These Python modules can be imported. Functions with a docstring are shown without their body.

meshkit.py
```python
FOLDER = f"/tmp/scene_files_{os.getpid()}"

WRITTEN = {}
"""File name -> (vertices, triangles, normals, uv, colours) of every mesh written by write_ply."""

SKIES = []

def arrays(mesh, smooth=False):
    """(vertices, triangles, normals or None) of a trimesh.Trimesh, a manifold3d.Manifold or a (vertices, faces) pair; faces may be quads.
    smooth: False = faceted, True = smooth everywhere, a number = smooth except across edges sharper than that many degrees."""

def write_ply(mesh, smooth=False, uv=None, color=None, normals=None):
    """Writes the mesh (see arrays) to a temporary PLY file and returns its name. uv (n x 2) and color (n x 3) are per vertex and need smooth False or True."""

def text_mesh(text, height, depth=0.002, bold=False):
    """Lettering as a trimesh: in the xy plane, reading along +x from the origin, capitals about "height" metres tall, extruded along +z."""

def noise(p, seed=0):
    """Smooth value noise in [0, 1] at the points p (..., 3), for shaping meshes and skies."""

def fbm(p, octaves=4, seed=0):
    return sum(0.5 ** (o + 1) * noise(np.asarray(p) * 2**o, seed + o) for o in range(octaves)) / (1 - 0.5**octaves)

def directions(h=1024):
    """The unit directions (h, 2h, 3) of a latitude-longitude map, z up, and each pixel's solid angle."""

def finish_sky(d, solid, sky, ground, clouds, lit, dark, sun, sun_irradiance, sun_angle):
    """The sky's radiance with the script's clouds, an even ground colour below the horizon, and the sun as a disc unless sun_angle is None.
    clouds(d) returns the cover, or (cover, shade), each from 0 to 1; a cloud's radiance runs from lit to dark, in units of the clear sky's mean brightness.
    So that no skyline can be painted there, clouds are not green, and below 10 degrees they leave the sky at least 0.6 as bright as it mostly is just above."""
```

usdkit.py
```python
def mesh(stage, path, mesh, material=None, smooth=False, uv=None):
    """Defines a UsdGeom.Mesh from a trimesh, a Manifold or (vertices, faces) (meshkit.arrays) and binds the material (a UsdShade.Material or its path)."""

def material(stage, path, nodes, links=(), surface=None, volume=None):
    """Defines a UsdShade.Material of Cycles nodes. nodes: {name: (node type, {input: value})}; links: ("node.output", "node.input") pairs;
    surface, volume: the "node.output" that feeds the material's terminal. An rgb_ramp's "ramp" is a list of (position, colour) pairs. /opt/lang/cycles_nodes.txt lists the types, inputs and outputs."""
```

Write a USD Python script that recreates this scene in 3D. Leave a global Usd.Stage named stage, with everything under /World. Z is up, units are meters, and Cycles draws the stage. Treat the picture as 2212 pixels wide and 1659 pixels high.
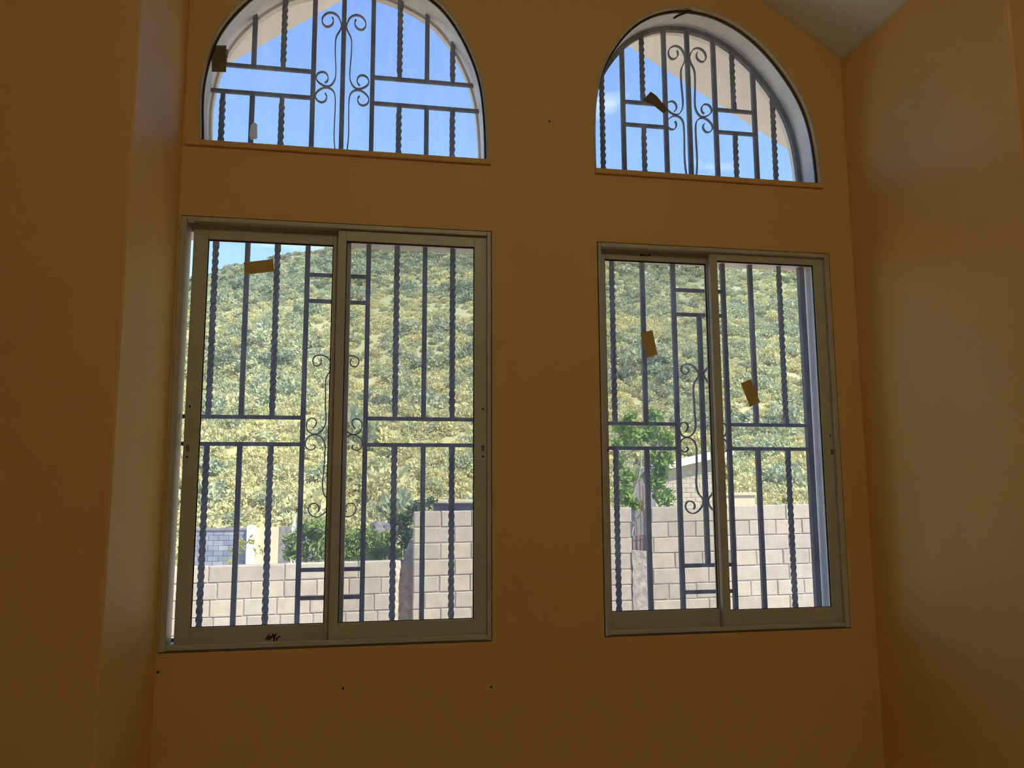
import math
import numpy as np
import trimesh
import usdkit
import meshkit
from scipy.interpolate import CubicSpline
from shapely.geometry import Polygon, LineString, box as sbox
from shapely.ops import unary_union
from pxr import Usd, UsdGeom, UsdLux, UsdShade, Gf, Vt, Sdf

rng = np.random.default_rng(7)
stage = Usd.Stage.CreateInMemory()
UsdGeom.SetStageUpAxis(stage, UsdGeom.Tokens.z)
UsdGeom.SetStageMetersPerUnit(stage, 1.0)
WORLD = UsdGeom.Xform.Define(stage, "/World")
stage.SetDefaultPrim(WORLD.GetPrim())

# ------------------------------------------------------------------ camera
W, H, FPX = 2212, 1659, 1750.0
EYE = np.array([0.71793, -3.16331, 1.508731])
YAW, PITCH, ROLL = 0.1772724, 0.1344851, -0.0045993


def cam_axes():
    cy, sy, cp, sp = math.cos(YAW), math.sin(YAW), math.cos(PITCH), math.sin(PITCH)
    fwd, right = np.array([sy * cp, cy * cp, sp]), np.array([cy, -sy, 0])
    up = np.cross(right, fwd)
    cr, sr = math.cos(ROLL), math.sin(ROLL)
    return right * cr + up * sr, -right * sr + up * cr, fwd


CR, CU, CF = cam_axes()
cam = UsdGeom.Camera.Define(stage, "/World/camera")
cam.CreateHorizontalApertureAttr(36.0)
cam.CreateVerticalApertureAttr(27.0)
cam.CreateFocalLengthAttr(36.0 * FPX / W)
cam.CreateClippingRangeAttr(Gf.Vec2f(0.05, 5000))
cam.CreateExposureAttr(0.0)
cam.AddTransformOp().Set(Gf.Matrix4d(*CR, 0, *CU, 0, *(-CF), 0, *EYE, 1))


def at(px, py, Y):
    """(x, z) where the photograph's pixel meets the plane y = Y (measuring aid)."""
    d = CF + CR * (px - W / 2) / FPX - CU * (py - H / 2) / FPX
    p = EYE + d * (Y - EYE[1]) / d[1]
    return float(p[0]), float(p[2])


# ------------------------------------------------------------------ sky and sun
SKY_STRENGTH = 0.165
dome = UsdLux.DomeLight.Define(stage, "/World/sky")
dome.CreateIntensityAttr(1.0)
SUN_DIR = np.array([0.40, -0.45, 0.80]); SUN_DIR /= np.linalg.norm(SUN_DIR)   # towards the sun: behind the house, to the right
sky_m = usdkit.material(stage, "/World/Looks/sky_air", {
    "tc": ("texture_coordinate", {}),
    "s": ("sky_texture", {"sky_type": "multiple_scattering", "sun_disc": False, "sun_elevation": math.asin(SUN_DIR[2]),
                          "sun_rotation": math.atan2(SUN_DIR[0], SUN_DIR[1]), "air_density": 1.0, "aerosol_density": 0.05}),
    "map": ("mapping", {"scale": (3.0, 3.0, 9.0)}),
    "n": ("noise_texture", {"scale": 1.6, "detail": 6.0, "roughness": 0.55}),
    "r": ("rgb_ramp", {"ramp": [(0.0, (0, 0, 0)), (0.60, (0, 0, 0)), (0.80, (0.85, 0.85, 0.85)), (1.0, (1, 1, 1))]}),
    "tint": ("mix", {"mix_type": "multiply", "fac": 1.0, "color2": (1.15, 1.0, 1.12)}),
    "c": ("mix", {"mix_type": "mix", "color2": (9.5, 9.8, 10.5)}),
    "b": ("background_shader", {"strength": SKY_STRENGTH}),
}, [("tc.generated", "s.vector"), ("tc.generated", "map.vector"), ("map.vector", "n.vector"), ("n.fac", "r.fac"),
    ("s.color", "tint.color1"), ("tint.color", "c.color1"), ("r.color", "c.fac"), ("c.color", "b.color")], surface="b.background")
UsdShade.MaterialBindingAPI.Apply(dome.GetPrim()).Bind(sky_m)
sun = UsdLux.DistantLight.Define(stage, "/World/sun")
sun.CreateIntensityAttr(2.6)
sun.CreateNormalizeAttr(True)
sun.CreateAngleAttr(0.53)
sun.CreateColorAttr(Gf.Vec3f(1.0, 0.93, 0.82))
z_ = SUN_DIR; x_ = np.cross([0, 0, 1.0], z_); x_ /= np.linalg.norm(x_); y_ = np.cross(z_, x_)
sun.AddTransformOp().Set(Gf.Matrix4d(*x_, 0, *y_, 0, *z_, 0, 0, 0, 30, 1))
LAMP_L = 66.0            # radiance of the room's globe lamp
LAMP_C = (1.0, 0.90, 0.62)

# ------------------------------------------------------------------ materials


def mat(name, nodes, links, surface="p.BSDF"):
    return usdkit.material(stage, f"/World/Looks/{name}", nodes, links, surface=surface)


def plain(name, c, rough=0.6, metal=0.0, spec=0.5):
    return mat(name, {"p": ("principled_bsdf", {"base_color": c, "roughness": rough, "metallic": metal, "specular_ior_level": spec})}, [])


def mottled(name, a, b, scale=6.0, rough=0.8, bump=0.0, bscale=60.0, lo=0.35, hi=0.65, detail=5.0, spec=0.3, vary=None):
    """Two tones mixed by noise, optional fine bump, optional tone variation per object."""
    nodes = {"g": ("geometry", {}), "n": ("noise_texture", {"scale": scale, "detail": detail, "roughness": 0.6}),
             "r": ("rgb_ramp", {"ramp": [(0, a), (lo, a), (hi, b), (1, b)]}),
             "p": ("principled_bsdf", {"roughness": rough, "specular_ior_level": spec})}
    links = [("g.position", "n.vector"), ("n.fac", "r.fac")]
    last = "r.color"
    if vary:
        nodes |= {"o": ("object_info", {}), "v": ("rgb_ramp", {"ramp": vary}), "m": ("mix", {"mix_type": "multiply", "fac": 1.0})}
        links += [("o.random", "v.fac"), (last, "m.color1"), ("v.color", "m.color2")]
        last = "m.color"
    links.append((last, "p.base_color"))
    if bump:
        nodes |= {"bn": ("noise_texture", {"scale": bscale, "detail": 4.0}), "b": ("bump", {"strength": bump, "distance": 0.01})}
        links += [("g.position", "bn.vector"), ("bn.fac", "b.height"), ("b.normal", "p.normal")]
    return mat(name, nodes, links)


def leafy(name, a, b, trans=0.3, spec=0.3):
    nodes = {"g": ("geometry", {}), "r": ("rgb_ramp", {"ramp": [(0, a), (1, b)]}),
             "o": ("object_info", {}), "v": ("rgb_ramp", {"ramp": [(0, (0.80, 0.84, 0.84)), (0.5, (1, 1, 1)), (1, (1.14, 1.12, 1.0))]}),
             "m": ("mix", {"mix_type": "multiply", "fac": 1.0}),
             "p": ("principled_bsdf", {"roughness": 0.55, "specular_ior_level": spec}), "t": ("translucent_bsdf", {}), "x": ("mix_closure", {"fac": trans})}
    return mat(name, nodes, [("g.random_per_island", "r.fac"), ("r.color", "m.color1"), ("o.random", "v.fac"), ("v.color", "m.color2"),
                             ("m.color", "p.base_color"), ("m.color", "t.color"), ("p.BSDF", "x.closure1"), ("t.BSDF", "x.closure2")], "x.closure")


def glass(name, dust=0.10, tint=(0.95, 0.96, 0.95)):
    """Dusty window pane: clear glass with a thin film of dust that catches the daylight, and a weak mirror at grazing angles."""
    return mat(name, {
        "g": ("geometry", {}), "map": ("mapping", {"scale": (14.0, 14.0, 3.0)}),
        "n": ("noise_texture", {"scale": 1.5, "detail": 6.0, "roughness": 0.65}),
        "r": ("rgb_ramp", {"ramp": [(0, (0.35, 0.36, 0.38)), (0.45, (0.5, 0.5, 0.52)), (0.62, (0.8, 0.8, 0.82)), (1, (0.95, 0.95, 0.95))]}),
        "t": ("transparent_bsdf", {"color": tint}), "d": ("translucent_bsdf", {}), "x": ("mix_closure", {"fac": dust}),
        "gl": ("glossy_bsdf", {"roughness": 0.03, "color": (1, 1, 1)}), "f": ("fresnel", {"IOR": 1.2}), "y": ("mix_closure", {}),
    }, [("g.position", "map.vector"), ("map.vector", "n.vector"), ("n.fac", "r.fac"), ("r.color", "d.color"), ("t.BSDF", "x.closure1"), ("d.BSDF", "x.closure2"),
        ("x.closure", "y.closure1"), ("gl.BSDF", "y.closure2"), ("f.fac", "y.fac")], "y.closure")


M = {
    "ochre": mottled("ochre_paint", (0.68, 0.43, 0.135), (0.71, 0.45, 0.145), 1.3, 0.55, 0.12, 90, spec=0.25),
    "ceiling": mottled("ceiling_paint", (0.86, 0.84, 0.78), (0.88, 0.86, 0.80), 1.5, 0.8, 0.1, 80, spec=0.2),
    "plaster": mottled("reveal_plaster", (0.70, 0.67, 0.64), (0.80, 0.77, 0.74), 5.0, 0.85, 0.15, 70, spec=0.2),
    "render": mottled("cream_render", (0.80, 0.70, 0.56), (0.84, 0.74, 0.60), 2.0, 0.85, 0.1, 60, spec=0.2),
    "bead": mottled("raw_plaster_edge", (0.42, 0.40, 0.36), (0.55, 0.52, 0.46), 25.0, 0.9),
    "alu": mottled("painted_aluminium", (0.48, 0.435, 0.33), (0.51, 0.465, 0.355), 9.0, 0.42, spec=0.5),
    "rubber": plain("dark_rubber", (0.02, 0.017, 0.018), 0.6),
    "iron": mottled("brown_black_iron_paint", (0.042, 0.034, 0.036), (0.060, 0.048, 0.050), 12.0, 0.6, spec=0.25),
    "glass": glass("dusty_glass", 0.075),
    "glass2": glass("dustier_glass", 0.09, (0.85, 0.86, 0.845)),
    "paper": mottled("kraft_paper", (0.55, 0.36, 0.11), (0.60, 0.40, 0.13), 30.0, 0.7),
    "tape": mottled("dark_brown_tape", (0.16, 0.115, 0.06), (0.19, 0.14, 0.075), 30.0, 0.5),
    "ink": plain("dark_red_ink", (0.13, 0.012, 0.008), 0.6, spec=0.1),
    "hole": plain("dark_hole", (0.03, 0.022, 0.012), 0.7),
    "floor": mottled("floor_tile", (0.68, 0.64, 0.56), (0.72, 0.68, 0.60), 3.0, 0.4),
    "block": mottled("concrete_block", (0.36, 0.33, 0.272), (0.43, 0.395, 0.325), 7.0, 0.9, 0.5, 120, spec=0.15,
                     vary=[(0, (0.86, 0.84, 0.84)), (0.5, (1, 1, 1)), (0.8, (1.06, 1.02, 0.94)), (1, (0.93, 0.94, 0.98))]),
    "mortar": mottled("mortar", (0.26, 0.23, 0.205), (0.34, 0.31, 0.275), 18.0, 0.95, 0.6, 90, spec=0.1),
    "concrete": mottled("rough_concrete", (0.22, 0.205, 0.185), (0.40, 0.37, 0.33), 11.0, 0.95, 0.8, 40, spec=0.1),
    "cream_wall": mottled("cream_wall_paint", (0.50, 0.43, 0.29), (0.56, 0.48, 0.33), 2.0, 0.9, spec=0.1),
    "cream_block": mottled("cream_block", (0.50, 0.43, 0.33), (0.56, 0.48, 0.37), 3.0, 0.9, spec=0.1,
                           vary=[(0, (0.9, 0.9, 0.9)), (1, (1.06, 1.04, 1.0))]),
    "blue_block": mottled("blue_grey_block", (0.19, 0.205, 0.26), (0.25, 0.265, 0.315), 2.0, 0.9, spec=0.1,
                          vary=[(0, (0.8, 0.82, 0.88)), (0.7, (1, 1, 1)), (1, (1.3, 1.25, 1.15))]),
    "white": plain("white_paint", (0.85, 0.83, 0.78), 0.7),
    "fascia": plain("white_fascia", (0.85, 0.80, 0.76), 0.7),
    "rust": mottled("rusted_steel", (0.16, 0.07, 0.045), (0.25, 0.12, 0.08), 40.0, 0.8),
    "mauve": mottled("mauve_grey_render", (0.17, 0.155, 0.16), (0.23, 0.21, 0.21), 2.0, 0.9),
    "stone": mottled("pale_stone", (0.62, 0.57, 0.48), (0.75, 0.70, 0.62), 2.0, 0.9, 0.5, 6),
    "rubble": mottled("grey_rubble", (0.14, 0.13, 0.13), (0.24, 0.22, 0.21), 6.0, 0.95, 0.6, 30),
    "yard": mottled("yard_dirt", (0.55, 0.46, 0.35), (0.62, 0.53, 0.41), 1.2, 0.95, 0.4, 20),
    "bark": mottled("pale_bark", (0.42, 0.33, 0.24), (0.58, 0.48, 0.37), 20.0, 0.9),
    "leaf_tree": leafy("tree_leaf", (0.20, 0.34, 0.06), (0.56, 0.68, 0.17)),
    "leaf_bush": leafy("bush_leaf", (0.27, 0.35, 0.10), (0.68, 0.70, 0.34)),
    "leaf_dark": leafy("dark_bush_leaf", (0.05, 0.09, 0.035), (0.15, 0.20, 0.07)),
    "leaf_yellow": leafy("weed_leaf", (0.35, 0.34, 0.08), (0.55, 0.50, 0.16)),
    "scrub_a": leafy("scrub_green", (0.42, 0.45, 0.27), (0.53, 0.55, 0.36), 0.3, 0.05),
    "scrub_b": leafy("scrub_dry", (0.60, 0.57, 0.29), (0.70, 0.66, 0.37), 0.3, 0.05),
    "scrub_c": leafy("scrub_dark", (0.24, 0.27, 0.17), (0.33, 0.36, 0.23), 0.3, 0.05),
    "lamp": mat("lamp_glow", {"e": ("emission", {"color": LAMP_C, "strength": LAMP_L})}, [], "e.emission"),
    "brass": plain("brass", (0.55, 0.42, 0.2), 0.35, 1.0),
}
M["hill"] = mat("hill_ground", {          # dry grass below, greener growth higher up
    "g": ("geometry", {}), "n": ("noise_texture", {"scale": 0.045, "detail": 8.0, "roughness": 0.68}),
    "r": ("rgb_ramp", {"ramp": [(0.0, (0.26, 0.28, 0.14)), (0.38, (0.32, 0.33, 0.155)), (0.5, (0.38, 0.36, 0.17)), (0.62, (0.43, 0.39, 0.20)), (0.75, (0.48, 0.39, 0.25)), (1, (0.54, 0.42, 0.30))]}),
    "r2": ("rgb_ramp", {"ramp": [(0.0, (0.18, 0.21, 0.13)), (0.45, (0.23, 0.25, 0.155)), (0.6, (0.27, 0.285, 0.18)), (1, (0.33, 0.33, 0.21))]}),
    "x": ("separate_xyz", {}), "z": ("map_range", {"from_min": 8.0, "from_max": 62.0}), "m": ("mix", {}),
    "p": ("principled_bsdf", {"roughness": 0.95, "specular_ior_level": 0.05})},
    [("g.position", "n.vector"), ("n.fac", "r.fac"), ("n.fac", "r2.fac"), ("g.position", "x.vector"), ("x.z", "z.value"), ("z.result", "m.fac"),
     ("r.color", "m.color1"), ("r2.color", "m.color2"), ("m.color", "p.base_color")])

# ------------------------------------------------------------------ scene helpers
_used = {}


def path_for(name, parent):
    base = (parent.GetPath() if parent is not None else WORLD.GetPath()).AppendChild(name)
    k = _used.get(base, -1) + 1
    _used[base] = k
    return base if k == 0 else base.GetParentPath().AppendChild(f"{name}_{k:03d}")


def say(p, label=None, cat=None, group=None, kind=None):
    for k, v in (("label", label), ("category", cat), ("group", group), ("kind", kind)):
        if v:
            p.SetCustomDataByKey(k, v)
    return p


def obj(name, m, material, parent=None, label=None, cat=None, group=None, kind=None, smooth=False):
    g = usdkit.mesh(stage, str(path_for(name, parent)), m, material if isinstance(material, UsdShade.Material) else M[material], smooth=smooth)
    return say(g.GetPrim(), label, cat, group, kind)


def thing(name, label, cat, group=None, kind=None, loc=(0, 0, 0)):
    x = UsdGeom.Xform.Define(stage, path_for(name, None))
    if any(loc):
        x.AddTranslateOp().Set(Gf.Vec3d(*loc))
    return say(x.GetPrim(), label, cat, group, kind)


def cat_(*ms):
    ms = [m for m in ms if m is not None]
    return trimesh.util.concatenate(ms)


def bb(x0, x1, y0, y1, z0, z1, b=0.0):
    """Axis-aligned box, edges chamfered by b."""
    if b <= 0:
        m = trimesh.creation.box((x1 - x0, y1 - y0, z1 - z0))
        m.apply_translation(((x0 + x1) / 2, (y0 + y1) / 2, (z0 + z1) / 2))
        return m
    pts = []
    for sx in (0, 1):
        for sy in (0, 1):
            for sz in (0, 1):
                c = np.array([(x0, x1)[sx], (y0, y1)[sy], (z0, z1)[sz]], float)
                s = np.array([1 - 2 * sx, 1 - 2 * sy, 1 - 2 * sz]) * b
                for k in range(3):
                    q = c + s
                    q[k] = c[k]
                    pts.append(q)
    return trimesh.convex.convex_hull(np.array(pts))


def wallpoly(poly, y0, y1):
    """A polygon drawn in (x, z), extruded from y0 to y1."""
    out = []
    for g in getattr(poly, "geoms", [poly]):
        m = trimesh.creation.extrude_polygon(g, y1 - y0, engine="earcut")
        v = m.vertices.copy()
        m.vertices = np.stack([v[:, 0], y0 + v[:, 2], v[:, 1]], 1)
        m.invert()
        out.append(m)
    return cat_(*out)


def smooth_path(p, n=8):
    p = np.asarray(p, float)
    t = np.r_[0, np.cumsum(np.linalg.norm(np.diff(p, axis=0), axis=1))]
    s = CubicSpline(t, p)
    return s(np.linspace(0, t[-1], n * (len(p) - 1) + 1))


def tube(p, r, n=6):
    p = np.asarray(p, float)
    r = np.broadcast_to(r, len(p))
    d = np.gradient(p, axis=0)
    d /= np.linalg.norm(d, axis=1, keepdims=True) + 1e-12
    ref = np.array([0.31, 0.87, 0.38])
    a = np.cross(d, ref); a /= np.linalg.norm(a, axis=1, keepdims=True)
    b = np.cross(d, a)
    ang = np.arange(n) / n * 2 * np.pi
    v = (p[:, None] + r[:, None, None] * (np.cos(ang)[None, :, None] * a[:, None] + np.sin(ang)[None, :, None] * b[:, None])).reshape(-1, 3)
    f = []
    for i in range(len(p) - 1):
        for k in range(n):
            q, w = i * n + k, i * n + (k + 1) % n
            f += [(q, w, w + n), (q, w + n, q + n)]
    e = len(p) - 1
    for k in range(1, n - 1):
        f += [(0, k + 1, k), (e * n, e * n + k, e * n + k + 1)]
    m = trimesh.Trimesh(v, f, process=False)
    if m.volume < 0:
        m.invert()
    return m


def strap(pts, y0, y1, w=0.0045):
    """A flat iron strap bent along pts in (x, z)."""
    line = LineString(smooth_path(pts, 6))
    return wallpoly(line.buffer(w / 2, cap_style=2, quad_segs=2).simplify(0.0002), y0, y1)


def disc_y(x, y, z, r, t=0.002, n=12):
    m = trimesh.creation.cylinder(radius=r, height=t, sections=n)
    m.apply_transform(trimesh.transformations.rotation_matrix(math.pi / 2, (1, 0, 0)))
    m.apply_translation((x, y, z))
    return m


# ------------------------------------------------------------------ the room
WIN = [(0.0, 1.2, 0.953, 2.569), (1.6515, 2.7045, 0.953, 2.549)]          # the two sliding windows: x0, x1, z0, z1
ARCH = [
    [(.058, 2.878), (.052, 3.0), (.051, 3.09), (.064, 3.20), (.101, 3.332), (.151, 3.42), (.21, 3.495), (.32, 3.59), (.45, 3.648), (.60, 3.678), (.74, 3.668),
     (.86, 3.628), (.974, 3.562), (1.052, 3.471), (1.111, 3.362), (1.151, 3.252), (1.174, 3.11), (1.181, 3.0), (1.183, 2.878)],
    [(1.651, 2.872), (1.650, 2.99), (1.653, 3.108), (1.684, 3.30), (1.772, 3.47), (1.858, 3.565), (1.967, 3.627), (2.098, 3.651), (2.251, 3.627),
     (2.425, 3.524), (2.552, 3.38), (2.634, 3.232), (2.674, 3.059), (2.682, 2.96), (2.686, 2.872)]]


def arch_poly(k):
    p = smooth_path(ARCH[k], 5)
    return Polygon(p)


AP = [arch_poly(0), arch_poly(1)]
GAP = 0.0035
face = Polygon([(-0.02, 0), (2.84, 0), (2.84, 3.47), (1.41, 4.40), (-0.02, 3.49)])
inner = face
for x0, x1, z0, z1 in WIN:
    inner = inner.difference(sbox(x0 - (GAP if x0 > 0.5 else 0), z0 - GAP, x1 + GAP, z1 + GAP))
for p in AP:
    inner = inner.difference(p)
wf = obj("wall_front", wallpoly(inner, 0.0, 0.03), "ochre", label="ochre yellow end wall with two sliding windows and two arched windows", cat="wall", kind="structure")
outer = Polygon([(-0.35, -0.5), (3.2, -0.5), (3.2, 3.35), (1.41, 4.45), (-0.35, 3.40)])
mas, ren = outer, outer
for x0, x1, z0, z1 in WIN:
    hole = sbox(x0 - (0.002 if x0 < 0.5 else -0.010), z0 + 0.012, x1 - (0.012 if x0 < 0.5 else 0.024), 2.536 if x0 < 0.5 else 2.527)
    mas, ren = mas.difference(hole), ren.difference(hole)
for k, p in enumerate(AP):
    mas = mas.difference(p)
    ren = ren.difference(p.buffer(-0.010))
pocket = mas
for x0, x1, z0, z1 in WIN:
    pocket = pocket.difference(sbox(x0 - GAP, z0 - GAP, x1 + GAP, z1 + GAP))
obj("masonry", cat_(wallpoly(pocket, 0.03, 0.088), wallpoly(mas, 0.088, 0.172)), "plaster", wf, label="white plastered window reveals")
obj("outer_render", wallpoly(ren, 0.172, 0.205), "render", wf, label="cream outer render around the openings")
for px, py in ((741, 1487), (1061, 1484), (1187, 262), (341, 1452)):
    x, z = at(px, py, 0)
    if x > 0.0:
        obj("nail_hole", disc_y(x, -0.0006, z, 0.0045, 0.0016), "hole", wf)

ZC = 3.486
obj("wall_left", bb(-3.2, -0.008, -0.632, 0.03, 0, 4.0, 0.006), "ochre", label="ochre wall on the left whose narrow side turns in to the window", cat="wall", kind="structure")
obj("wall_right", bb(2.822, 6.2, -0.957, 0.03, 0, 3.47, 0.006), "ochre", label="ochre side wall on the right reaching from corner to ceiling", cat="wall", kind="structure")
rear = Polygon([(-3.2, 0), (6.2, 0), (6.2, 3.48), (2.84, 3.48), (1.41, 4.40), (-0.02, 3.48), (-3.2, 3.48)])
obj("wall_rear", wallpoly(rear, -7.2, -7.0), "ochre", label="ochre rear wall behind the camera", cat="wall", kind="structure")
obj("wall_far_left", bb(-3.3, -3.2, -7.2, -0.6, 0, 3.6), "ochre", label="ochre wall closing the room at its far left end", cat="wall", kind="structure")
obj("wall_far_right", bb(6.2, 6.3, -7.2, -0.95, 0, 3.6), "ochre", label="ochre wall closing the room at its far right end", cat="wall", kind="structure")


def slab(a, b, y0, y1, t=0.1):
    """A sloping slab: underside from a to b in (x, z), thickness t upwards."""
    return wallpoly(Polygon([a, b, (b[0], b[1] + t), (a[0], a[1] + t)]), y0, y1)


ceil = cat_(slab((1.41, ZC + 0.64 * 1.41), (2.84, ZC - 0.013), -7.2, 0.03), slab((-0.02, ZC - 0.013), (1.41, ZC + 0.64 * 1.41), -7.2, 0.03))
cl = obj("ceiling", ceil, "ceiling", label="pale sloping ceiling rising from the right wall", cat="ceiling", kind="structure")
obj("flat_ceiling", cat_(bb(2.84, 6.3, -7.2, -0.5, 3.472, 3.57), bb(-3.3, -0.02, -7.2, -0.5, 3.472, 3.57)), "ceiling", cl)
obj("floor", bb(-3.3, 6.3, -7.2, 0.03, -0.1, 0.0), "floor", label="beige floor of the room below the view", cat="floor", kind="structure")

# gable roof outside: two slopes whose undersides show through the arches
rl = [at(490, 140, .65), at(740, 0, .65)]
rr = [at(1340, 88, .65), at(1712, 330, .65)]
sl, sr = (rl[1][1] - rl[0][1]) / (rl[1][0] - rl[0][0]), (rr[1][1] - rr[0][1]) / (rr[1][0] - rr[0][0])
ax = (rr[0][1] - sr * rr[0][0] - rl[0][1] + sl * rl[0][0]) / (sl - sr)
az = rl[0][1] + sl * (ax - rl[0][0])
ro = thing("roof_overhang", "cream underside of the gable roof seen through the arched windows", "roof overhang", kind="structure")
obj("roof_slope", slab((ax - 2.0, az - sl * 2.0), (ax, az), 0.205, 0.65, 0.12), "render", ro)
obj("roof_slope", slab((ax, az), (ax + 2.9, az + sr * 2.9), 0.205, 0.65, 0.12), "render", ro)
# main roof over the room keeps the sun out
obj("roof", cat_(slab((1.41, 4.60), (7.0, 4.60 - 0.17 * 5.6), -7.6, 0.2, 0.1), slab((-4.0, 4.60 - 0.17 * 5.4), (1.41, 4.60), -7.6, 0.2, 0.1)), "render",
    label="roof covering the room above its ceiling", cat="roof", kind="structure")

# ------------------------------------------------------------------ sliding windows


def ring_members(x0, x1, z0, z1, y0, y1, wl, wr, wb, wt, b=0.0015):
    return [bb(x0, x0 + wl, y0, y1, z0, z1, b), bb(x1 - wr, x1, y0, y1, z0, z1, b), bb(x0 + wl, x1 - wr, y0, y1, z0, z0 + wb, b), bb(x0 + wl, x1 - wr, y0, y1, z1 - wt, z1, b)]


def sash(t, x0, x1, z0, z1, y0, y1, wl, wr, wb, wt, pane, label):
    s = obj("sash", cat_(*ring_members(x0, x1, z0, z1, y0, y1, wl, wr, wb, wt)), "alu", t, label=label)
    ym = (y0 + y1) / 2
    gx0, gx1, gz0, gz1 = x0 + wl, x1 - wr, z0 + wb, z1 - wt
    obj("glass_pane", bb(gx0 - 0.004, gx1 + 0.004, ym - 0.002, ym + 0.002, gz0 - 0.004, gz1 + 0.004), pane, s)
    obj("gasket", cat_(*ring_members(gx0 - 0.001, gx1 + 0.001, gz0 - 0.001, gz1 + 0.001, ym - 0.006, ym - 0.002, 0.0045, 0.0045, 0.003, 0.006, 0)), "rubber", s)
    return s, ym


def scribble(s, strokes, Y, ox, oy, k):
    parts = []
    for st in strokes:
        pts = [at(ox + a / k, oy + b / k, Y) for a, b in st]
        parts.append(wallpoly(LineString(pts).buffer(0.0024, quad_segs=2), Y - 0.0006, Y + 0.0004))
    obj("ink_mark", cat_(*parts), "ink", s, label="dark red hand-written mark")


def hardware(s, Y, spots, plate=None, slot=None):
    for px, py in spots:
        x, z = at(px, py, Y)
        obj("screw_hole", disc_y(x, Y - 0.0004, z, 0.0042, 0.0018), "hole", s)
    for q, w, h in ((plate, 0.012, 0.024), (slot, 0.005, 0.10)):
        if q:
            x, z = at(*q, Y)
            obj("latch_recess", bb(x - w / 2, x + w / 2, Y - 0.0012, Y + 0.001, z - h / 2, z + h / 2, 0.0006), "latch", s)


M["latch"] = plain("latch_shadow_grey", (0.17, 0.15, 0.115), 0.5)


def window_frame(t, x0, x1, z0, z1, wl, wr, wb, wt):
    f = obj("outer_frame", cat_(*ring_members(x0, x1, z0, z1, -0.004, 0.088, wl, wr, 0.007, wt, 0.002), bb(x0 + wl, x1 - wr, -0.004, 0.006, z0, z0 + wb, 0.0015)), "alu", t)
    ribs = []
    for y in (0.0395, 0.080):
        ribs += [bb(x0 + wl, x1 - wr, y, y + 0.003, z0 + 0.007, z0 + 0.013), bb(x0 + wl, x1 - wr, y, y + 0.003, z1 - wt - 0.010, z1 - wt)]
    obj("track_rib", cat_(*ribs), "alu", f)
    return f


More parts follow.
